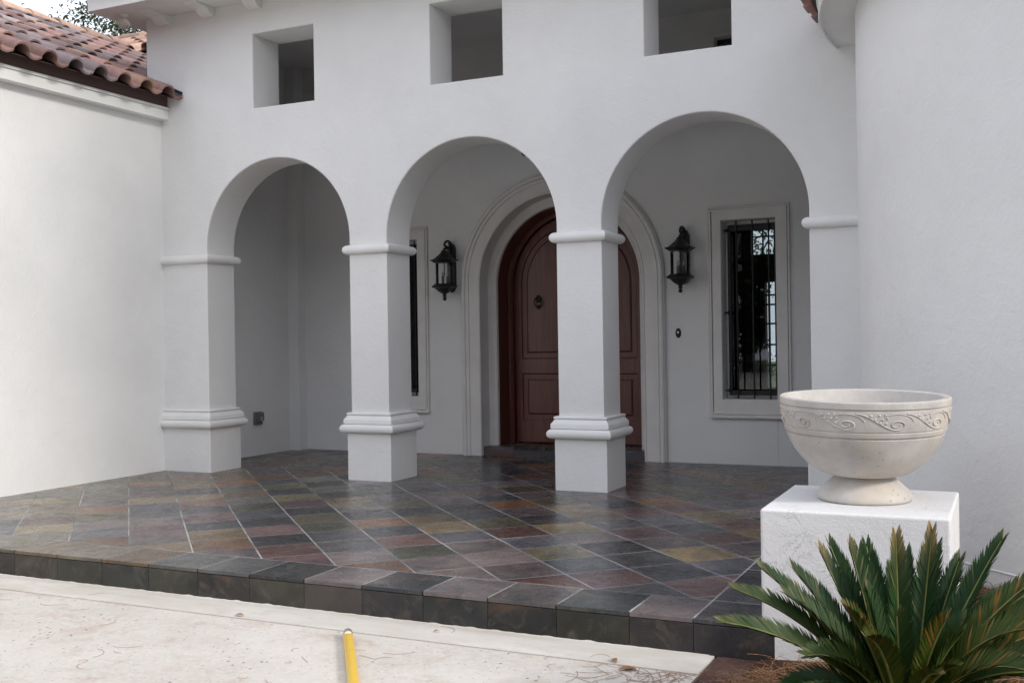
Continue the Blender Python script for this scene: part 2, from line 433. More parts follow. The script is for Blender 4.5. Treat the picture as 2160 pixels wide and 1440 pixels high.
for a in range(-11, 18):
    for b in range(-12, 16):
        p0, q0 = P0+D*a, Q0+D*b
        cs = [((p+q)/2, (p-q)/2) for p, q in ((p0, q0), (p0+D, q0), (p0+D, q0+D), (p0, q0+D))]
        cut = clip(clip(clip(clip(cs, 1, 0, xr_in), -1, 0, 2.372), 0, 1, 2.31), 0, -1, -yb_in)
        if len(cut) < 3 or abs(area(cut)) < .004: continue
        if cut == cs or (len(cut) == 4 and abs(abs(area(cut))-D*D/2) < 1e-5):
            if full is None:
                cx = sum(p[0] for p in cs)/4; cy = sum(p[1] for p in cs)/4
                full = tile_mesh([(p[0]-cx, p[1]-cy) for p in cs], -.02, 0)
            put_tile(cs, me=full)
        else:
            # drop doubled corners
            cl = [p for i, p in enumerate(cut) if (Vector(p)-Vector(cut[i-1])).length > .012]
            if len(cl) >= 3: put_tile(cl)
        count += 1
BORDER = {0: (.13, .11, .085), 1: (.105, .068, .04), 2: (.075, .078, .075), 3: (.072, .074, .078), 4: (.030, .032, .034), 5: (.125, .105, .108), 6: (.030, .033, .038),
          7: (.115, .10, .105), 8: (.085, .078, .08), 9: (.028, .033, .035), 10: (.125, .105, .11), 11: (.05, .05, .055)}
for x0, x1 in zip(BX[:-1], BX[1:]):
    o = put_tile(rect(x0, x1, YS, yb_in)); q = round((x0-.188)/.3765)
    if q in BORDER: o.color = (*BORDER[q], 1)
for k in range(10): put_tile(rect(xr_in, 4.64, yb_in+.3765*k, yb_in+.3765*(k+1)))
# riser tiles, each a slab standing on the driveway under the nosing
for x0, x1 in zip(BX[:-1], BX[1:]):
    cx = (x0+x1)/2; me_w = x1-x0
    o = G().box(-me_w/2+.0010, me_w/2-.0010, -.012, .012, -.17, -.0235, .002).build('riser_tile', MAT['riser'], porch, loc=(cx, -3.632+random.uniform(-.0015, .0015), 0))
    c = pick([((.029, .029, .022), 4), ((.024, .026, .023), 3), ((.031, .027, .025), 2)] if cx < 2.4 else [((.017, .018, .019), 4), ((.023, .021, .023), 3), ((.025, .025, .019), 2)])
    o.color = c
# ragged mortar edge where the driveway meets the risers
v = []; f = []; n_ = 420
for i in range(n_+1):
    x = -2.3+6.64*i/n_; wd = .004+.012*max(0, noise.noise(Vector((x*9, 0, 3)))+.25)+.006*random.random()*max(0, noise.noise(Vector((x*31, 5, 3))))
    v += [(x, -3.6435, -.1615+.010*max(0, noise.noise(Vector((x*14, 2, 0)))+.2)), (x, -3.6445-wd*.5, -.1585), (x, -3.645-wd, -.1622)]
for i in range(n_): f += [(3*i, 3*i+1, 3*i+4, 3*i+3), (3*i+1, 3*i+2, 3*i+5, 3*i+4)]
mesh('mortar_edge', v, [q[::-1] for q in f], MAT['band'], drv)
# slate strip on the ground to the right of the driveway
strip = tag(G().box(4.366, 4.76, -6, -3.625, -.3, -.178).build('slate_strip', MAT['grout']), kind='structure')
for k in range(5):
    o = put_tile(rect(4.372, 4.748, -4.01-.3765*k, -3.634-.3765*k), -.02, 0, [((.10, .062, .06), 2), ((.075, .058, .062), 2), ((.085, .05, .045), 2)], parent=strip)
    o.location.z = -.163
# planting bed
def bed_z(x, y):
    t = max(0, min(1, (x-4.45)/.9)); u = max(0, min(1, (y+3.7)/1.6))
    return -.158+.05*t+.11*u*t+.022*noise.noise(Vector((x*3, y*3, 0)))*t+.012*noise.noise(Vector((x*11, y*11, 1)))*t
nx, ny = 80, 70; v = []; f = []
for j in range(ny+1):
    for i in range(nx+1):
        x = 4.55+(9.5-4.55)*i/nx; y = -7+(-7+8.5)*0+5.6*j/ny
        v.append((x, y, bed_z(x, y)-(.012 if x < 4.6 else 0)))
for j in range(ny):
    for i in range(nx): f.append((j*(nx+1)+i, j*(nx+1)+i+1, (j+1)*(nx+1)+i+1, (j+1)*(nx+1)+i))
tag(mesh('mulch_bed', v, f, MAT['mulch'], smooth=180), kind='structure')

# ============================================================ HOUSE
house = tag(empty('house'), 'white stucco house with three arches, round tower and clay tile roof', 'house')
XL = -2.367; E_ = .0314; BW = .4784; TH = BW-2*E_; YF = E_; YBK = BW-E_; YB = 2.30
SH = (BW-2*E_)/2                       # half shaft
xs_r = [-1.7537, .3893, 2.5215]        # base right corners of the three left pillars
cen = [x-BW/2 for x in xs_r]+[4.21+BW/2-E_]
# arcade wall above the collars: rounded arches and three square openings
edges = [(cen[i]+SH, cen[i+1]-SH) for i in range(3)]
holes = [rect(x, x+.731, 3.645, 4.381) for x in (-1.1685, .8511, 2.8909)]
ZC = 2.19; n = 44
out = [(-2.557, 4.9), (-2.557, 3.0), (-2.40, 3.0), (-2.40, ZC)]
for x0, x1 in edges:
    r = (x1-x0)/2; rz = 3.131-2.285; c = (x0+x1)/2
    out += [(x0, ZC)]+[(c-r*math.cos(math.pi*i/n), 2.285+rz*math.sin(math.pi*i/n)) for i in range(n+1)]+[(x1, ZC)]
out += [(5.3, ZC), (5.3, 4.9)]
plate('arcade_wall', [out]+holes, YF, YBK, MAT['stucco'], house)
def half_round(r, proj, z, n=8):
    return [(-.02, z-r)]+[(proj-r+r*math.cos(-math.pi/2+math.pi*i/n), z+r*math.sin(-math.pi/2+math.pi*i/n)) for i in range(n+1)]+[(-.02, z+r)]
BASE_PROF = [(-.01, .446)]+[(.087-.043+.043*math.cos(-math.pi/2+math.pi*i/8), .488+.043*math.sin(-math.pi/2+math.pi*i/8)) for i in range(9)]
BASE_PROF += [(.057, .534), (.057, .572), (.053, .578), (.045, .588), (.033, .606), (.027, .612)]
BASE_PROF += [(.025+.012*math.cos(-math.pi/2+math.pi*i/6), .6255+.0135*math.sin(-math.pi/2+math.pi*i/6)) for i in range(7)]+[(-.01, .64)]
def make_pillar(hx):
    root = G().box(-hx, hx, -SH, SH, .5, 2.2, .006).build('pillar', MAT['stucco'], house)
    G().sweep(hx, SH, half_round(.046, .051, 2.178), ).build('collar', MAT['trim'], root, 40)
    G().box(-hx-E_, hx+E_, -BW/2, BW/2, -.01, .47, .007).build('plinth', MAT['stucco'], root)
    G().sweep(hx, SH, BASE_PROF).build('base_moulding', MAT['trim'], root, 40)
    return root
pil = make_pillar(SH); pil.location = (cen[1], BW/2, 0)
o = copy_tree(pil, house); o.location = (cen[2], BW/2, 0)
for xa, xb in ((-2.62, cen[0]+SH), (cen[3]-SH, 5.2)):          # end pillars run into the side walls
    o = make_pillar((xb-xa)/2); o.location = ((xa+xb)/2, BW/2, 0)

# back wall with door arch, two tall windows and an upper window
DX, DZ, DR = 1.155, 1.94, .963
WINS = [(-.905, 0), (3.230, 1)]                 # centres of the two windows
bh = [arch(DX-DR, DX+DR, .0, DZ)]
zb0 = -.02
outb = [(-2.40, zb0), (DX-DR, zb0)]+[(DX-DR*math.cos(math.pi*i/48), DZ+DR*math.sin(math.pi*i/48)) for i in range(49)]+[(DX+DR, zb0), (5.2, zb0), (5.2, 4.9), (-2.40, 4.9)]
hb = [rect(cx-.275, cx+.275, .665, 2.49) for cx, _ in WINS]+[rect(2.916, 3.62, 3.70, 4.367)]
plate('back_wall', [outb]+hb, YB, YB+.34, MAT['stucco'], house, b=.004)
for cx, _ in WINS:                              # proud panel under each window leaves two fine vertical joints
    plate('wall_panel', [rect(cx-.268, cx+.275, -.01, .50)], YB-.005, YB+.01, MAT['stucco'], house, b=.004)
G().box(-2.75, XL, YBK, 2.75, -.02, 4.9).build('side_wall', MAT['stucco'], house)
G().box(XL-.02, -2.225, 2.13, YB+.02, -.015, 4.7, .008).build('corner_pier', MAT['stucco'], house)
G().box(4.80, 5.1, YBK, YB+.2, -.02, 4.9).build('side_wall', MAT['stucco'], house)
G().box(-2.75, 5.2, YBK-.002, YB+.2, 4.655, 4.80).build('porch_ceiling', MAT['stucco'], house)
# left end and back of the tall block above the wing roof
G().box(-2.557, -2.40, YBK, 7.5, 3.0, 4.9).build('end_wall', MAT['stucco'], house)

# door surround: stepped moulding swept round the arch
def arch_sweep(prof, zbot, n=48):
    """prof = [(radius, y)], swept up the left leg, round the arch and down the right leg"""
    path = [(-1, 0, zbot)]+[(-math.cos(math.pi*i/n), math.sin(math.pi*i/n), None) for i in range(n+1)]+[(1, 0, zbot)]
    g = G(); P = len(prof)
    for cx, sz, zz in path:
        for r, y in prof:
            g.v.append(Vector((DX+cx*r, y, zz if zz is not None else DZ+sz*r)))
    for i in range(len(path)-1):
        for k in range(P-1): g.f.append((i*P+k, (i+1)*P+k, (i+1)*P+k+1, i*P+k+1))
    return g
sur = [(DR-.002, 2.475), (DR-.002, 2.262), (DR+.010, 2.252), (DR+.018, 2.252), (DR+.022, 2.262), (DR+.135, 2.262), (DR+.139, 2.246), (DR+.168, 2.240), (DR+.176, 2.252),
       (DR+.182, 2.236), (DR+.205, 2.228), (DR+.222, 2.236), (DR+.228, 2.258), (DR+.236, 2.262), (DR+.241, 2.30), (DR+.241, 2.31)]
surr = arch_sweep(sur[::-1], -.003).build('door_surround', MAT['surround'], house, 30)
jam = [(DR+.03, 2.474), (.872, 2.474), (.862, 2.480), (.856, 2.490), (.856, 2.525), (.90, 2.525)]
arch_sweep(jam[::-1], .095).build('jamb', MAT['surround'], surr, 30)
# threshold step of slate
st = G().box(DX-DR+.004, DX+DR-.004, 2.312, 2.95, -.01, .075).build('doorstep', MAT['grout'], house)
for k in range(5):
    x0 = DX-DR+.006+k*.3825; x1 = x0+.379
    o = link('slate_tile', tile_mesh([(x0-DX, -.27), (x1-DX, -.27), (x1-DX, .3), (x0-DX, .3)], .07, .102), None, st, (DX, 2.57, 0)); o.color = pick(PAL[:4])
    o = G().box(x0+.001, x1-.001, 2.302, 2.313, -.005, .068, .002).build('riser_tile', MAT['riser'], st); o.color = pick(PAL[:3]+PAL[4:5])

# wooden double door
YD = 2.83
door = arch_sweep([(.90, 2.520), (.862, 2.520), (.852, 2.528), (.852, YD-.045), (.838, YD-.032), (.80, YD-.030), (.80, YD+.06)][::-1], .10).build('door', MAT['wood'], house, 30)
def door_leaf(s):
    lp = [(DX+s*.003, .105), (DX+s*.79, .105)]+[(DX+s*.79*math.cos(math.pi/2*i/24), DZ+.79*math.sin(math.pi/2*i/24)) for i in range(25)]
    lp[-1] = (DX+s*.003, lp[-1][1])
    x0, x1 = sorted((DX+s*.16, DX+s*.70))
    up = [(DX+s*.16, 1.09), (DX+s*.70, 1.09)]+[(DX+s*(.16+.54*math.cos(math.pi/2*i/16)), DZ+.62*math.sin(math.pi/2*i/16)) for i in range(17)]
    lo = rect(x0, x1, .375, .90)
    leaf = plate('door_leaf', [lp, up, lo], YD, YD+.05, MAT['wood'], door, b=.014)
    for shape in (up, lo):
        cx = sum(p[0] for p in shape)/len(shape)
        shp = [Vector(p) for p in shape]
        if area(shp) < 0: shp.reverse()
        plate('door_panel', [inset_loop(shp, -.004)], YD+.022, YD+.045, MAT['wood'], door, b=.003)
        plate('raised_field', [inset_loop(shp, .055)], YD+.006, YD+.03, MAT['wood'], door, b=.022)
door_leaf(-1); door_leaf(1)
kx, kz = .672, 1.745
g = G(); g.ball((kx, YD-.012, kz+.03), .034, 14, (1, .5, 1.25)); g.ball((kx, YD-.02, kz+.045), .018, 10)
g.tube([(kx+.045*math.sin(2*math.pi*i/18), YD-.03-.004*math.cos(2*math.pi*i/18), kz-.01+.05*math.cos(2*math.pi*i/18)) for i in range(19)], .008, 8)
g.ball((kx, YD-.022, kz-.075), .016, 10)
g.build('knocker', MAT['iron'], door, 40)

# windows
def window(cx):
    x0, x1, z0, z1 = cx-.275, cx+.275, .665, 2.49
    # surround with sill
    root = plate('window', [rect(x0-.095, x1+.115, z0-.145, z1+.135), rect(x0-.002, x1+.002, z0-.002, z1+.002)], YB-.026, YB+.002, MAT['surround'], house, b=.006)
    for k, (a, b_, d) in enumerate(((.100, .118, .040), (.122, .142, .034))):
        plate('moulding', [rect(x0-a-.02, x1+b_, z0-a-.055, z1+b_-.002), rect(x0-a+.0, x1+b_-.020, z0-a-.035, z1+b_-.022)], YB-d, YB-.004, MAT['surround'], root, b=.006)
    G().box(x0-.128, x1+.148, YB-.055, YB-.002, z0-.192, z0-.165, .006).build('sill', MAT['surround'], root)
    # white sash behind, glass and muntins
    plate('frame', [rect(x0-.01, x1+.01, z0-.01, z1+.01), rect(x0+.022, x1-.022, z0+.03, z1-.03)], YB+.20, YB+.26, MAT['trim'], root, b=.006)
    G().box(x0+.02, x1-.02, YB+.228, YB+.233, z0+.028, z1-.028).build('pane', MAT['pane'], root)
    # wrought iron security grille
    yg = YB+.095
    plate('grille', [rect(x0+.040, x1-.002, z0+.035, z1-.05), rect(x0+.072, x1-.036, z0+.085, z1-.105)], yg, yg+.022, MAT['iron'], root, b=.003)
    for k in range(3):
        bx = x0+.135+.165*k
        G().tube([(bx, yg-.016, z0-.004), (bx, yg-.016, z1+.004)], .0085, 8).build('grille_bar', MAT['iron'], root, 40)
    for zz in (z0+.085, (z0+z1)/2-.03, z1-.095):
        g = G().tube([(x0-.005, yg+.006, zz), (x0+.07, yg+.006, zz)], .008, 8); g.ball((x0+.045, yg+.004, zz), .02, 10)
        g.build('grille_hinge', MAT['iron'], root, 40)
    return root
for cx, _ in WINS: window(cx)
# upper window over the porch
uw = plate('window', [rect(2.857, 3.68, 3.64, 4.415), rect(2.916, 3.62, 3.70, 4.367)], YB-.02, YB+.002, MAT['surround'], house, b=.005)
G().box(2.92, 3.616, YB+.1, YB+.106, 3.70, 4.364).build('pane', MAT['pane'], uw)

# room behind the windows, its dimness partly in the dark wall colour, lit through glazed doors on its far side
YR = 8.3
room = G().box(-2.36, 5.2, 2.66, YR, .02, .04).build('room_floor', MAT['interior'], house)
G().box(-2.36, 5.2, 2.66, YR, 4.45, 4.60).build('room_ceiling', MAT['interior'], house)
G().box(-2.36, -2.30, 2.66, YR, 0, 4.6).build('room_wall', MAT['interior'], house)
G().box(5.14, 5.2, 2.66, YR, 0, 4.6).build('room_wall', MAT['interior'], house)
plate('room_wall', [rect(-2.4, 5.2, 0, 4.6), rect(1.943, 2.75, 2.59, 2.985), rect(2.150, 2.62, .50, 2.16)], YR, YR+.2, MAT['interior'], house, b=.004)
fw = G()
for x in (2.12, 2.30, 2.48): fw.box(x-.012, x+.012, YR+.06, YR+.09, 2.59, 2.985)
fw.box(1.943, 2.75, YR+.062, YR+.088, 2.86, 2.885)
for x in (2.20, 2.42): fw.box(x-.012, x+.012, YR+.06, YR+.09, .5, 2.16)
for z in (.85, 1.17, 1.50, 1.80, 1.95): fw.box(2.15, 2.62, YR+.062, YR+.088, z-.014, z+.014)
fw.build('muntin', MAT['iron'], room)

# left wing
G().box(-2.75, XL, -9.5, YF, -.3, 3.74).build('wing_wall', MAT['stucco'], house)
fas = G().box(XL-.02, -2.262, -9.5, YF-.003, 3.634, 3.732, .003).build('fascia', MAT['trim'], house)
G().box(XL-.02, -2.246, -9.5, YF-.004, 3.734, 3.762, .006).build('crown_strip', MAT['trim'], fas)
# roof of the left wing
PR = .45; PITCH = math.atan(PR); X_E, Z_E = -2.085, 3.862; X_RG = -6.15
z_at = lambda x: Z_E+PR*(X_E-x)
v = [(X_E-.03, -6, z_at(X_E-.03)-.05), (X_E-.03, 7, z_at(X_E-.03)-.05), (X_RG, 7, z_at(X_RG)-.05), (X_RG, -6, z_at(X_RG)-.05), (X_RG-4, 7, z_at(X_E)-.05), (X_RG-4, -6, z_at(X_E)-.05),
     (X_E-.10, -6, 3.70), (X_E-.19, 4, 3.70), (X_E-.19, -6, 3.70)]
roof = mesh('roof', v, [(0, 1, 2, 3), (3, 2, 4, 5)], MAT['underlay'], house)
G().box(-2.42, -2.275, -6, YF-.005, 3.758, 3.905).build('bird_stop', MAT['underlay'], roof)
def tile_profile(col, n_h=9):
    """one period of an S tile: high barrel then shallow pan; returns [(y, h)]"""
    pts = []
    bw = col*.56
    for i in range(n_h+1):
        a = math.pi*i/n_h; pts.append((-bw/2*math.cos(a)+bw/2, .082*math.sin(a)**.85 if 0 < i < n_h else 0))
    pw = col-bw
    for i in range(1, 6):
        t = i/5; pts.append((bw+pw*t+ (.004 if i == 5 else 0), -.030*math.sin(math.pi*t)))
    return pts
COL, EXPO, LEN = .292, .575, .655
def s_tile_mesh(col=COL, ln=LEN, th=.018, name='roof_tile', taper=0):
    pr = tile_profile(col); N = len(pr); v = []; f = []
    for up in (0, 1):
        for s_, lift in ((0, .034), (ln, 0)):
            for y, h in pr:
                y2 = y if not (taper and s_) else y*(1-taper)+col*.5*taper
                v.append((-s_, y2, h+lift+(th if up else 0)))
    B0, B1, T0, T1 = 0, N, 2*N, 3*N
    for k in range(N-1):
        f += [(T0+k, T0+k+1, T1+k+1, T1+k)[::-1], (B0+k, B0+k+1, B1+k+1, B1+k), (B0+k, T0+k, T0+k+1, B0+k+1)[::-1]]
    f += [(B0, B1, T1, T0)[::-1], (B0+N-1, B1+N-1, T1+N-1, T0+N-1)]
    me = bpy.data.meshes.new(name); me.from_pydata(v, [], f); me.update()
    me.polygons.foreach_set('use_smooth', [True]*len(me.polygons)); me.set_sharp_from_angle(angle=R_(40))
    me.materials.append(MAT['clay']); return me
CLAY = [((.34, .205, .175), 5), ((.31, .19, .175), 5), ((.27, .205, .20), 5), ((.21, .17, .175), 3), ((.38, .25, .19), 3), ((.25, .15, .13), 2), ((.30, .26, .25), 3), ((.13, .10, .11), 1)]
st_me = s_tile_mesh()
slope = Vector((-math.cos(PITCH), 0, math.sin(PITCH)))
rows = 8
for r in range(rows):
    for k in range(-22, 12):
        y = YF-.012-COL*(k+1)
        base = Vector((X_E, y, Z_E-.055))+slope*(EXPO*r)
        if y > -.2 and base.x-.1 > -2.60: continue
        back = X_E-base.x
        if y < -3.0+.72*back or y > .2+1.35*back: continue
        o = link('roof_tile', st_me, None, roof, base)
        o.rotation_euler = (random.gauss(0, .006), PITCH+random.gauss(0, .004), random.gauss(0, .004))
        o.color = pick(CLAY)
g = G(); p_a = Vector((X_E+.01, YF-.012, Z_E+.045)); p_b = Vector((-2.56, YF-.012, z_at(-2.56)+.055))
g.add([p_a+Vector((0, -.022, 0)), p_a+Vector((0, .010, 0)), p_b+Vector((0, .010, 0)), p_b+Vector((0, -.022, 0)), p_a+Vector((0, -.022, -.03)), p_a+Vector((0, .010, -.03)), p_b+Vector((0, .010, -.03)), p_b+Vector((0, -.022, -.03))],
      [(0, 1, 2, 3), (7, 6, 5, 4), (0, 4, 5, 1), (1, 5, 6, 2), (2, 6, 7, 3), (3, 7, 4, 0)])
g.build('flashing', MAT['iron'], roof)
# ridge
def barrel_mesh(rad=.15, ln=.54, th=.020):
    v = []; f = []; N = 11
    for up in (0, 1):
        for s_, rr in ((0, rad*1.06), (ln, rad*.92)):
            for i in range(N):
                a = math.pi*(-.08+1.16*i/(N-1)); q = rr-(0 if up else th)
                v.append((q*math.cos(a), s_, q*math.sin(a)*.9))
    B0, B1, T0, T1 = 0, N, 2*N, 3*N
    for k in range(N-1): f += [(T0+k, T0+k+1, T1+k+1, T1+k)[::-1], (B0+k, B0+k+1, B1+k+1, B1+k), (B0+k, T0+k, T0+k+1, B0+k+1)]
    me = bpy.data.meshes.new('ridge_tile'); me.from_pydata(v, [], f); me.update()
    me.polygons.foreach_set('use_smooth', [True]*len(me.polygons)); me.set_sharp_from_angle(angle=R_(40)); me.materials.append(MAT['clay']); return me
rg_me = barrel_mesh()
RCOL = [((.47, .30, .20), 3), ((.45, .31, .23), 3), ((.40, .26, .20), 2)]
for k in range(16):
    o = link('ridge_tile', rg_me, None, roof, (X_RG, .2+.46*k, z_at(X_RG)-.03)); o.rotation_euler = (random.gauss(0, .01)-.02, random.gauss(0, .02), random.gauss(0, .01)); o.color = pick(RCOL)
# roof beyond, its ridge running across; tiles face the camera
Y2, ZR2 = 5.0, 6.40
roof2 = mesh('roof', [(-12, .6, ZR2-PR*4.4-.05), (-2.5, .6, ZR2-PR*4.4-.05), (-2.5, Y2, ZR2-.05), (-12, Y2, ZR2-.05), (-12, 9, ZR2-1.7), (-2.5, 9, ZR2-1.7)], [(0, 1, 2, 3), (3, 2, 5, 4)], MAT['underlay'], house)
slope2 = Vector((0, math.cos(PITCH), math.sin(PITCH)))
for r in range(5):
    for k in range(0, 13):
        base = Vector((-9.0+COL*k, Y2, ZR2-.03))-slope2*(.46+EXPO*r)
        if base.z < z_at(max(base.x, X_RG))-.1 and base.x > X_RG: continue
        o = link('roof_tile', st_me, None, roof2, base); o.rotation_euler = (0, PITCH, -math.pi/2)
        o.rotation_mode = 'XYZ'; o.color = pick([((.40, .26, .21), 3), ((.44, .30, .23), 3)])
for k in range(11):
    o = link('ridge_tile', rg_me, None, roof2, (-9.2+.46*k, Y2, ZR2)); o.rotation_euler = (0, 0, -math.pi/2); o.color = pick(RCOL)

# eave over the arcade: soffit, fascia and shaped corbels
ZSF = 4.71
eave = G().box(-2.805, 5.3, -.47, YF+.25, ZSF, ZSF+.03).build('eave', MAT['trim'], house)
G().box(-2.805, -2.50, YF+.25, 7.5, ZSF, ZSF+.03).build('soffit', MAT['trim'], eave)
G().box(-2.825, 5.3, -.495, -.468, ZSF-.012, ZSF+.16, .003).build('fascia', MAT['trim'], eave)
G().box(-2.828, -2.803, -.466, 7.5, ZSF-.010, ZSF+.158, .003).build('fascia', MAT['trim'], eave)
G().box(-2.85, 5.3, -.52, 7.5, ZSF+.162, ZSF+.22).build('roof_deck', MAT['trim'], eave)
cprof = [(0, 0), (0, -.085), (.04, -.088)]+[(.05+.10*i/8, -.080+.055*(math.sin(math.pi*(i/8-.5))+1)/2) for i in range(9)]+[(.19, -.024), (.26, -.018), (.30, 0)]
def corbel(x):
    wd = .075; v = []; n_ = len(cprof)
    for sx in (-wd, wd):
        for d, z in cprof: v.append((sx, YF-d, ZSF-.002+z))
    f = [tuple(range(n_)), tuple(reversed(range(n_, 2*n_)))]+[(k, n_+k, n_+(k+1) % n_, (k+1) % n_) for k in range(n_)]
    return mesh('corbel', v, f, MAT['trim'], eave, loc=(x, 0, 0))
for k in range(12): corbel(-2.29+.586*k)
# main roof over the tall block
mesh('roof', [(-3.0, -.6, 4.95), (6.5, -.6, 4.95), (6.5, 3.6, 6.6), (-1.2, 3.6, 6.6), (-3.0, 7.6, 4.95), (6.5, 7.6, 4.95)], [(0, 1, 2, 3), (0, 3, 4), (3, 2, 5, 4)], MAT['clay'], house).color = (.3, .2, .17, 1)

# round tower
TX, TY, TR, TE, ZT = 7.513, -.37, 2.87, 3.114, 3.518
tower = G().lathe([(TR, -.25), (TR, .068), (TR+.004, .072), (TR+.004, .078), (TR, .082), (TR, 4.2)], 128, (TX, TY, 0)).build('tower', MAT['stucco'], house, 40)
G().lathe([(TR-.02, ZT), (TE-.022, ZT)][::-1], 128, (TX, TY, 0)).build('soffit', MAT['trim'], tower, 40)
G().lathe([(TE-.022, ZT+.01), (TE-.022, ZT-.014), (TE-.006, ZT-.014), (TE, ZT-.006), (TE, ZT+.115), (TE+.014, ZT+.122), (TE+.014, ZT+.150), (TE-.03, ZT+.155)], 128, (TX, TY, 0)).build('fascia', MAT['trim'], tower, 40)
G().lathe([(TE+.06, ZT+.19), (.02, ZT+2.0)], 96, (TX, TY, 0)).build('tower_roof', MAT['underlay'], tower, 60)
NT = 72
tw_me = s_tile_mesh(2*math.pi*(TE+.1)/NT, .42, taper=.1)
pt = math.atan2(1.81, TE+.06)
for k in range(NT):
    a = 2*math.pi*k/NT
    if not (math.cos(a) < .35 or math.sin(a) < 0): continue
    # local -x runs up the slope, so +x points outwards
    o = link('roof_tile', tw_me, None, tower, (TX+(TE+.11)*math.cos(a), TY+(TE+.11)*math.sin(a), ZT+.185))
    o.rotation_euler = (0, pt, a); o.color = pick(CLAY)

# ============================================================ FIXTURES
def wall_lantern(x):
    root = empty('wall_lantern', (x, YB, 1.76))
    f = -.195                                     # lantern axis in front of the wall
    plate_l = [(-.052, .16), (-.03, .115), (0, .095), (.03, .115), (.052, .16), (.052, .60), (.03, .645), (0, .66), (-.03, .645), (-.052, .60)]
    bp = plate('back_plate', [plate_l], -.035, -.001, MAT['iron'], root, b=.008)
    # goose neck
    pts = [(0, -.03, .53), (0, -.06, .60)]+[(0, f/2-.045*0+(f/2+.012)*-math.cos(math.pi*(1-i/10))*1.0, .625+.055*math.sin(math.pi*i/10)) for i in range(11)]+[(0, f, .58), (0, f, .555)]
    g = G().tube(pts, .014, 8); g.ball((0, -.055, .655), .022, 10); g.tube([(0, -.02, .62), (0, -.055, .65)], .012, 8); g.ball((0, f+.03, .60), .012, 8)
    g.build('arm', MAT['iron'], root, 40)
    hx = lambda prof: G().lathe(prof, 6, (0, f, 0), math.pi/6, math.pi/6+2*math.pi)
    hx([(.008, .575), (.03, .565), (.038, .545), (.055, .525), (.085, .500), (.112, .478), (.142, .462), (.150, .450), (.128, .436), (.118, .428), (.02, .428)][::-1]).build('roof_cap', MAT['iron'], root)
    g = G()
    for k in range(6):
        a = math.pi/6+k*math.pi/3; g.ball((.15*math.cos(a), f+.15*math.sin(a), .456), .010, 8)
    g.build('cap_stud', MAT['iron'], root, 40)
    G().lathe([(.098, .175), (.098, .43)], 28, (0, f, 0)).build('glass', MAT['lamp_glass'], root, 60)
    hx([(.02, .19), (.115, .19), (.12, .178), (.148, .165), (.142, .150), (.110, .140), (.085, .118), (.065, .100), (.040, .085), (.022, .075), (.018, .060), (.026, .052), (.026, .046), (.012, .042), (.012, .038)][::-1]).build('tray', MAT['iron'], root)
    G().ball((0, f, .020), .022, 12, (1, 1, 1.05)).build('finial', MAT['iron'], root, 60)
    for k in range(3):
        a = .5+k*2*math.pi/3; px, py = .036*math.cos(a), f+.036*math.sin(a)
        sl = G().tube([(px, py, .19), (px, py, .275)], .014, 10).build('candle_sleeve', MAT['sleeve'], root, 40)
        G().lathe([(.001, .335), (.006, .32), (.012, .30), (.008, .276)][::-1], 10, (px, py, 0)).build('bulb', MAT['bulb'], sl, 60)
    G().tube([(0, f, .27), (0, f, .43)], .005, 6).build('rod', MAT['iron'], root, 40)
    return root
l1 = wall_lantern(-.17)
tag(l1, 'black iron wall lantern left of the wooden door, beside the left window', 'wall lantern', 'lanterns flanking the front door')
l2 = copy_tree(l1); l2.location.x = 2.575
tag(l2, 'black iron wall lantern right of the wooden door, above the doorbell', 'wall lantern', 'lanterns flanking the front door')
# hanging lantern in the porch, mostly behind the middle arch
hl = tag(empty('hanging_lantern', (1.262, 1.2, 4.655)), 'black porch lantern hanging behind the middle arch, only its round tip showing', 'hanging lantern')
G().lathe([(.001, 0), (.07, 0), (.06, -.02), (.015, -.04)], 20).build('canopy', MAT['iron'], hl, 40)
G().tube([(0, 0, -.03), (0, 0, -.80)], .007, 8).build('chain', MAT['iron'], hl, 40)
G().lathe([(.01, -.78), (.05, -.82), (.17, -.92), (.16, -.935), (.02, -.935)], 6).build('roof_cap', MAT['iron'], hl)
G().lathe([(.13, -.935), (.12, -1.30)], 24).build('glass', MAT['lamp_glass'], hl, 60)
G().lathe([(.02, -1.29), (.14, -1.30), (.15, -1.32), (.08, -1.37), (.03, -1.42), (.012, -1.44)], 6).build('tray', MAT['iron'], hl)
G().ball((0, 0, -1.478), .042, 16, (1, 1, 1.1)).build('finial', MAT['iron'], hl, 60)
# doorbell
db = tag(empty('doorbell', (2.49, YB, 1.35)), 'small oval bronze doorbell on the wall under the right lantern', 'doorbell')
g = G(); g.ball((0, -.004, 0), .05, 20, (.62, .22, 1.05)); g.build('plate', MAT['bronze'], db, 60)
G().ball((0, -.013, .006), .012, 12, (1, .5, 1)).build('button', MAT['label'], db, 60)
# outlet box
ob = tag(empty('outlet_box', (XL, 1.50, .435)), 'grey weatherproof outlet box low on the porch side wall', 'outlet box')
G().box(0, .045, -.062, .062, -.075, .075, .008).build('box_body', MAT['plastic'], ob)
G().box(.046, .075, -.055, .055, -.035, .068, .010).build('lid', MAT['plastic'], ob)
G().box(.0755, .079, -.012, .012, -.030, .02, .001).build('latch', MAT['alu'], ob)
# floodlight globe under the eave corner
fl = tag(empty('flood_lamp', (-2.60, -.23, ZSF)), 'round clear glass lamp bulb under the left corner of the eave', 'lamp')
G().lathe([(.001, 0), (.045, 0), (.045, -.02), (.025, -.035)], 20).build('socket', MAT['trim'], fl, 40)
G().ball((0, 0, -.092), .062, 20).build('bulb', MAT['bulb'], fl, 60)

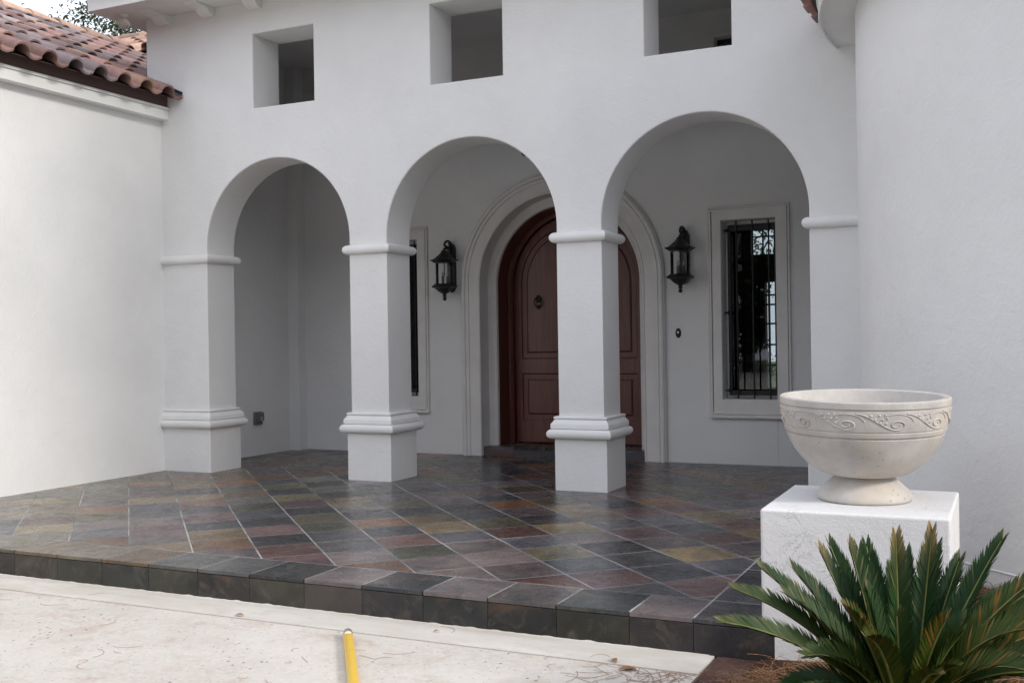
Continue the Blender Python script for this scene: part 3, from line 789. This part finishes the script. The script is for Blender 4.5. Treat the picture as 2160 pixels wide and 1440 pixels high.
# ============================================================ PEDESTAL AND URN
ped = tag(empty('pedestal', (4.978, -3.225, -.19)), 'square white stucco pedestal under the stone urn', 'pedestal')
bm = bmesh.new(); bmesh.ops.create_cube(bm, size=1)
for q in bm.verts: q.co = Vector((q.co.x*.795, q.co.y*.84, q.co.z*.755+.3775-.04))
bmesh.ops.bevel(bm, geom=bm.edges[:]+bm.verts[:], offset=.012, segments=3, profile=.5, affect='EDGES')
me = bpy.data.meshes.new('block'); bm.to_mesh(me); bm.free()
link('block', me, MAT['rough_stucco'], ped)
ZU = -.19+.715
urn = tag(empty('urn', (4.978, -3.2, ZU)), 'wide bowl-shaped cast stone urn with a carved scroll frieze on the white pedestal', 'urn')
UP = [(.20, 0), (.212, .004), (.217, .016), (.212, .034), (.195, .056), (.168, .080), (.143, .103), (.128, .116), (.129, .123)]
G().lathe([(.001, 0)]+UP+[(.10, .124)], 72).build('foot', MAT['urn'], urn, 50)
def bowl_r(z):                                      # outer radius of the bowl, z from .12 to .47
    t = (z-.118)/(.500-.118); t = max(0, min(1, t))
    return .127+(.383-.127)*math.sin(math.acos(max(-1, 1-t)))**1.05
bz = [.118+.0095*i*(1 if i < 22 else 1) for i in range(22)]+[.3270+.0031*i for i in range(57)]
prof = []
for z in bz:
    r = bowl_r(z)
    if abs(z-.337) < .0040: r -= .007
    elif abs(z-.365) < .0032: r -= .003
    elif abs(z-.469) < .0040: r -= .005
    elif z > .473: r += .0015
    prof.append((r, z))
prof = [(.06, .119)]+prof+[(.384, .504), (.380, .508), (.354, .508), (.348, .504), (.338, .47), (.312, .37), (.27, .27), (.2, .22), (.1, .20), (.001, .198)]
G().lathe(prof, 120).build('bowl', MAT['urn'], urn, 35)
lean = Matrix.Translation((0, 0, .12)) @ Matrix.Rotation(R_(2.0), 4, Vector((0, 0, 1)).cross(-CF)) @ Matrix.Diagonal((1, 1, .958, 1)) @ Matrix.Translation((0, 0, -.121))    # the bowl sits a little out of level
bpy.data.objects['bowl'].matrix_basis = lean
# frieze: running scrolls with leaf drops between them
def on_bowl(u, h, out=.001):
    z = .380+.078*h; r = bowl_r(z)+out; return (r*math.cos(u), r*math.sin(u), z)
fr = G(); NP = 11; per = 2*math.pi/NP
for k in range(NP):
    u0 = k*per+.18
    line = []
    for i in range(25):
        t = i/24; line.append((t*.80, .98-.96*(3*t*t-2*t**3)))
    for i in range(1, 30):                          # curl back up into a spiral
        a = -math.pi/2+i/29*math.pi*2.6; rr = .30*(1-i/29*.72)
        line.append((.80+rr*math.cos(a)*.62, .32+rr*math.sin(a)*1.05))
    fr.tube([on_bowl(u0+per*x, y, .001) for x, y in line], .0032, 6)
    crest = [(.80+.36*math.cos(a), .42+.55*math.sin(a)) for a in [math.pi*(.95-.9*i/10) for i in range(11)]]
    fr.tube([on_bowl(u0+per*x, y, .0005) for x, y in crest], .0026, 6)
    for x, y, s_ in ((.28, .86, .9), (.44, .90, .75), (.56, .93, .7), (.36, .66, .8), (.50, .66, .8), (.46, .46, .75), (.60, .72, .7), (.58, .42, .7)):
        p = on_bowl(u0+per*x, y, -.002); fr.ball(p, .0095*s_, 8)
fr.build('frieze', MAT['urn'], urn, 60).matrix_basis = lean

# ============================================================ SAGO PALM
palm_c = Vector((5.25, -4.42, -.11))
palm = tag(empty('sago_palm', palm_c), 'low spreading sago palm with stiff dark green fronds and tan tips, before the pedestal', 'palm')
g = G(); 
g.lathe([(.15, -.06), (.16, .0), (.13, .07), (.07, .12), (.001, .14)], 18); g.build('trunk', MAT['ptrunk'], palm, 60)
RG, UPV, TOW = Vector((CR.x, CR.y, 0)).normalized(), Vector((0, 0, 1)), -Vector((CF.x, CF.y, 0)).normalized()
def frond(dx, dz, dt, arch=.06, green=0.0, tip=.2, wid=1.0):
    """tip at dx metres to the right, dz up and dt towards the camera of the crown centre"""
    root_p = Vector((0, 0, .06))+(RG*dx+TOW*dt).normalized()*.05
    tip_p = RG*dx*.97+UPV*(dz*.96-.01)+TOW*dt
    flat = RG*dx+TOW*dt
    ctl = root_p.lerp(tip_p, .5)+UPV*arch*1.6-flat*arch*.5
    N = 24; pts = []
    for i in range(N+1):
        t = i/N; pts.append(root_p*(1-t)**2+ctl*2*t*(1-t)+tip_p*t*t)
    L = sum((pts[i+1]-pts[i]).length for i in range(N))
    ref = UPV*.55-flat.normalized()*.75+TOW*.55
    v = []; f = []; cols = []
    nl = max(40, int(L*170))
    gA = Vector((.012, .043, .012)); gB = Vector((.075, .090, .006)); tipc = Vector((.50, .34, .16)); org = Vector((.24, .095, .018))
    for k in range(nl):
        t = .06+.94*(k+.5)/nl
        x = t*N; i = min(N-1, int(x)); q = pts[i].lerp(pts[i+1], x-i); tan = (pts[min(N, i+1)]-pts[max(0, i-1)]).normalized()
        nrm = (ref-tan*ref.dot(tan)).normalized(); side = tan.cross(nrm).normalized()
        ln = .104*wid*min(1, .30+t*2.6)*(1-.50*max(0, (t-.62)/.38)**1.5)
        for s_ in (-1, 1):
            a = R_(39-21*t*t+random.gauss(0, 1.6)); va = R_(36+random.gauss(0, 4))
            dr = (tan*math.cos(a)+(side*s_*math.cos(va)+nrm*math.sin(va))*math.sin(a)).normalized()
            wv = (tan-dr*tan.dot(dr)).normalized()*.0042
            lnk = ln*random.uniform(.95, 1.03); b_ = len(v)
            mid = q+dr*lnk*.60; end = q+dr*lnk+tan*lnk*.05
            v += [q-wv, q+wv, mid-wv*.95, mid+wv*.95, end]
            f += [(b_, b_+1, b_+3, b_+2), (b_+2, b_+3, b_+4)]
            gq = green*(1.1-.6*t)+random.gauss(0, .08)
            c = gA.lerp(gB, min(1, max(0, gq)))
            burn = (max(0, (t-1+tip)/max(.01, tip))**2.2)*min(1, tip*3)*random.uniform(.4, 1.2)
            if green > .5 and random.random() < .28*t: c = c.lerp(org, .55)
            ct = c.lerp(tipc, min(.95, burn))
            if random.random() < .04: ct = ct.lerp(tipc, .3)
            c0 = c.lerp(tipc, min(.5, burn*.25))
            cols += [c0, c0, ct.lerp(c0, .5), ct.lerp(c0, .5), ct]
    me = bpy.data.meshes.new('frond'); me.from_pydata([tuple(p) for p in v], [], f); me.update()
    ca = me.color_attributes.new('tint', 'FLOAT_COLOR', 'POINT')
    ca.data.foreach_set('color', [z for c in cols for z in (c.x, c.y, c.z, 1)])
    o = link('frond', me, MAT['palm'], palm)
    G().tube(pts, [.0068*(1-.75*i/N)+.0008 for i in range(N+1)], 6).build('rachis', MAT['rachis'], o, 60)
    return o
# (right, up, toward the camera, arch, yellowing, dry tip)
FR = [(-.67, .44, .08, .07, .45, .10), (-.60, .53, -.02, .07, .38, .12), (-.50, .60, -.05, .04, .22, .14), (-.37, .585, -.10, .03, .10, .10),
      (-.265, .65, -.12, .02, .10, .30), (-.21, .66, -.18, .02, .05, .08), (-.16, .67, -.10, .02, .05, .22), (-.09, .63, -.2, .01, .05, .06), (-.045, .64, -.25, .01, .04, .06),
      (.008, .71, -.08, .0, .08, .42), (.145, .725, -.08, .0, .05, .42), (.21, .64, -.2, .01, .05, .08), (.375, .70, -.02, .03, .04, .10), (.50, .60, .06, .06, .55, .16), (.60, .55, -.05, .08, .45, .12), (.66, .42, .0, .08, .25, .12),
      (-.26, .50, .16, .06, .75, .22), (-.22, .43, .26, .08, .62, .12), (.075, .47, .20, .05, .70, .10), (.02, .30, .26, .06, .80, .3, .7), (.075, .33, .28, .05, .85, .15, .7), (.36, .44, .22, .09, .66, .10), (.30, .33, .34, .09, .62, .10),
      (-.47, .16, .02, .09, .12, .08), (-.55, .10, .10, .08, .10, .08), (.55, .25, .22, .10, .25, .10), (.50, .12, .34, .10, .30, .1), (-.30, .12, .38, .10, .35, .1), (.10, .12, .45, .1, .4, .1),
      (.10, .52, -.38, .05, .05, .1), (-.32, .42, -.36, .06, .05, .1), (.38, .40, -.34, .08, .05, .1), (.62, .22, -.25, .1, .08, .1), (-.12, .36, .12, .04, .3, .1), (.20, .42, .05, .03, .2, .1),
      (.66, .56, .10, .08, .6, .18), (.56, .44, .18, .08, .55, .14), (.45, .50, -.10, .05, .1, .1), (.27, .60, -.14, .02, .06, .1), (.09, .62, -.2, .01, .05, .08), (-.33, .54, -.16, .03, .08, .1),
      (-.43, .52, .02, .05, .3, .1), (-.13, .52, -.02, .03, .15, .1), (.44, .36, .26, .08, .6, .12), (-.40, .34, .16, .08, .4, .1), (.14, .40, .16, .04, .5, .1), (-.06, .46, .10, .03, .3, .1)]
for a in FR: frond(*a)

# ============================================================ POLE
p0, p1 = Vector((2.598, -4.005, -.1415)), Vector((3.72, -5.568, -.1415))
dv = (p1-p0); Lp = dv.length
pole = tag(empty('pole', p0), 'yellow painted pole with grey metal tip lying on the pale driveway', 'pole')
pole.rotation_mode = 'QUATERNION'; pole.rotation_quaternion = dv.to_track_quat('Y', 'Z')
def lathe_y(prof, n=20):
    g = G().lathe(prof, n); g.v = [Vector((q.x, q.z, q.y)) for q in g.v]; g.f = [f[::-1] for f in g.f]; return g
lathe_y([(.0001, .058), (.0235, .058), (.0245, .062), (.0245, Lp)]).build('shaft', MAT['yellow'], pole, 40)
lathe_y([(.0001, 0), (.010, .001), (.018, .006), (.0225, .016), (.0235, .03), (.0215, .034), (.0240, .040), (.0255, .064), (.0245, .066)]).build('tip', MAT['alu'], pole, 40)
g = G()
for i in range(7):
    a0 = R_(50+12*i)
    for yy in (.085, .118): g.v.append(Vector((.0250*math.cos(a0), yy, .0250*math.sin(a0))))
for i in range(6): g.f.append((2*i, 2*i+1, 2*i+3, 2*i+2))
g.build('label_mark', MAT['label'], pole, 60)

# ============================================================ LITTER
def needle(g, x, y, z, a, L, r, curl, tilt=0.0):
    pts = []; n = 5
    for i in range(n+1):
        t = i/n-.5; aa = a+curl*t
        pts.append((x+math.cos(aa)*L*t, y+math.sin(aa)*L*t, z+tilt*L*(t+.5)+r))
    b = len(g.v)
    for i, p in enumerate(pts):
        px = Vector(p); nx_ = Vector((-math.sin(a), math.cos(a), 0))*r
        g.v += [px-nx_, px+nx_, px+Vector((0, 0, r))]
    for i in range(n):
        q = b+3*i; g.f += [(q, q+3, q+5, q+2), (q+2, q+5, q+4, q+1)]
g = G()
cl = [(random.uniform(-.2, 4.3), -3.95-abs(random.gauss(0, .9))) for _ in range(26)]
for k in range(60):
    if random.random() < .6:
        cx, cy = random.choice(cl); x, y = cx+random.gauss(0, .10), cy+random.gauss(0, .05)
    else: x, y = random.uniform(-.2, 4.34), random.uniform(-5.6, -3.66)
    if x > 4.35 or y > -3.665: continue
    needle(g, x, y, -.166 if y < -3.935 else -.161, random.gauss(.25, .9), random.uniform(.05, .17), .0011, random.gauss(0, 1.0))
for k in range(150):
    x = 4.35-abs(random.gauss(0, .22)); y = random.uniform(-4.6, -3.9)
    needle(g, x, y, -.166, random.uniform(0, 3.14), random.uniform(.06, .17), .0011, random.gauss(0, .6))
tag(g.build('pine_needles', MAT['needle']), 'thin brown pine needles scattered over the pale driveway', 'pine needles', kind='stuff')
g = G()
k = 0
while k < 15000:
    x, y = random.uniform(4.42, 7.2), random.uniform(-5.6, -2.0)
    if k < 3500: x, y = random.uniform(4.42, 5.2), random.uniform(-4.9, -3.75)
    k += 1
    if 4.56 < x < 5.40 and -3.67 < y < -2.78: continue
    if x < 4.66 and y > -3.68: continue
    if y > -3.95 and x < 4.58 and random.random() < .85: continue
    if x < 4.75 and random.random() > ((x-4.42)/.33)*max(.15, min(1, (-3.75-y)/.3)): continue
    z = max(bed_z(x, y), -.162 if x < 4.76 else -9)
    needle(g, x, y, z+random.random()**2*.035, random.uniform(0, 6.28), random.uniform(.08, .2), .0014, random.gauss(0, .5), random.gauss(0, .16))
tag(g.build('pine_straw', MAT['straw']), 'rust brown pine straw mulch round the palm and pedestal', 'pine straw', kind='stuff')
def fallen_leaf(x, y, z, a, L, label):
    v = []; f = []; n = 6
    for i in range(n+1):
        t = i/n; wdt = L*.24*math.sin(math.pi*min(1, t*.96+.02)); cz = .006*math.sin(math.pi*t)+.004
        v += [(L*(t-.5), -wdt, cz+wdt*.35), (L*(t-.5), 0, cz), (L*(t-.5), wdt, cz+wdt*.35)]
    for i in range(n): f += [(3*i, 3*i+3, 3*i+4, 3*i+1), (3*i+1, 3*i+4, 3*i+5, 3*i+2)]
    o = mesh('fallen_leaf', v, f, MAT['leaf_litter'], smooth=60, loc=(x, y, z)); o.rotation_euler.z = a
    tag(o, label, 'leaf', 'dry leaves on the driveway')
fallen_leaf(1.836, -3.905, -.162, .3, .055, 'dry brown leaf on the smooth band, leftmost of the fallen leaves')
fallen_leaf(3.966, -3.90, -.162, 2.2, .060, 'dry orange-brown leaf on the smooth band nearest the pedestal')
fallen_leaf(4.06, -3.985, -.167, .5, .085, 'long dry brown leaf just past the dark joint near the pedestal')
fallen_leaf(2.98, -3.78, -.162, 1.0, .035, 'tiny dry leaf on the smooth band right of the yellow pole')

# ============================================================ TREES
def tree(name, loc, trunk_h, crown, rad, n_clump, per_clump, leaf, label, mat='oak_leaf', seed=1, group=None, limbs=7):
    rnd = random.Random(seed)
    root = empty(name, loc); tag(root, label, 'tree', group)
    g = G(); r0 = .05*(trunk_h+crown[2])*.5+.06
    top = Vector((crown[0], crown[1], crown[2]))
    g.tube([Vector((0, 0, -.2)), Vector((0, 0, trunk_h*.6))+Vector((rnd.gauss(0, .1), rnd.gauss(0, .1), 0)), top*.8, top], [r0, r0*.75, r0*.5, r0*.2], 9)
    for k in range(limbs):
        a = 2*math.pi*k/limbs+rnd.random(); s_ = Vector((0, 0, trunk_h*rnd.uniform(.6, 1)))
        e = top+Vector((math.cos(a)*rad[0]*.75, math.sin(a)*rad[1]*.75, rnd.uniform(-.4, .6)*rad[2]))
        md = s_.lerp(e, .5)+Vector((0, 0, .2*rad[2]))
        g.tube([s_, md, e], [r0*.4, r0*.22, r0*.06], 6)
    g.build('trunk', MAT['bark'], root, 60)
    v = []; f = []
    for k in range(n_clump):
        while True:
            q = Vector((rnd.uniform(-1, 1), rnd.uniform(-1, 1), rnd.uniform(-1, 1)))
            if q.length < 1: break
        if q.length < .55 and rnd.random() < .5: q = q.normalized()*rnd.uniform(.6, 1)
        q *= 1+.22*noise.noise(q*2.1+Vector((seed*3.1, 0, 0)))
        cc = top+Vector((q.x*rad[0], q.y*rad[1], q.z*rad[2])); cr = rnd.uniform(.10, .2)*min(rad)
        for j in range(per_clump):
            p = cc+Vector((rnd.gauss(0, cr), rnd.gauss(0, cr), rnd.gauss(0, cr*.7)))
            n_ = Vector((rnd.gauss(0, 1), rnd.gauss(0, 1), rnd.gauss(.5, 1))).normalized(); t = n_.orthogonal().normalized()
            t = Matrix.Rotation(rnd.uniform(0, 6.28), 3, n_) @ t; s2 = n_.cross(t); L = leaf*rnd.uniform(.7, 1.3)
            b = len(v); v += [p-t*L*.5, p+s2*L*.22, p+t*L*.5, p-s2*L*.22]; f.append((b, b+1, b+2, b+3))
    mesh('crown', v, f, MAT[mat], root)
    return root
def along(u, v_, dist):                               # a point in the place, given by a view direction and a distance
    d = (CF+CR*((u-1080)/2233.25)-CU*((v_-720)/2233.25)); return CP+d.normalized()*dist
q = along(300, 128, 30)
tree('oak_tree', (q.x, q.y, -.3), 5.5, (0, 0, q.z+.3), (2.1, 2.1, 1.85), 230, 50, .12, 'dark leafy tree rising behind the clay tile roof at the left', seed=3)
tree('oak_tree', (14.0, 1.55, -.3), 5.6, (0, 0, 10.6), (4.5, 6.6, 5.2), 820, 60, .48, 'large shade oak beyond the round tower', seed=5, group='oaks round the house')
# garden seen through the glazed doors
tree('garden_tree', (-.8, 17.5, -.3), 1.6, (0, 0, 4.2), (2.0, 1.6, 1.9), 120, 40, .12, 'leafy tree in the garden seen through the right window', seed=8)
tree('garden_shrub', (.9, 11.2, -.3), .3, (0, 0, .85), (.8, .6, .75), 70, 40, .07, 'bright green shrub in the garden seen through the right window', 'shrub_leaf', seed=9)

for k, (x, y, h, rx) in enumerate(((-16, -30, 7.5, 6), (-5, -34, 8.5, 6.5), (7, -32, 8, 6), (18, -31, 8.5, 6.5))):
    tree('oak_tree', (x, y, -.3), 2.5, (0, 0, h*.74), (rx, 4.5, h*.68), 200, 50, .55, 'spreading oak across the lawn facing the arches', seed=20+k, group='oaks across the lawn')
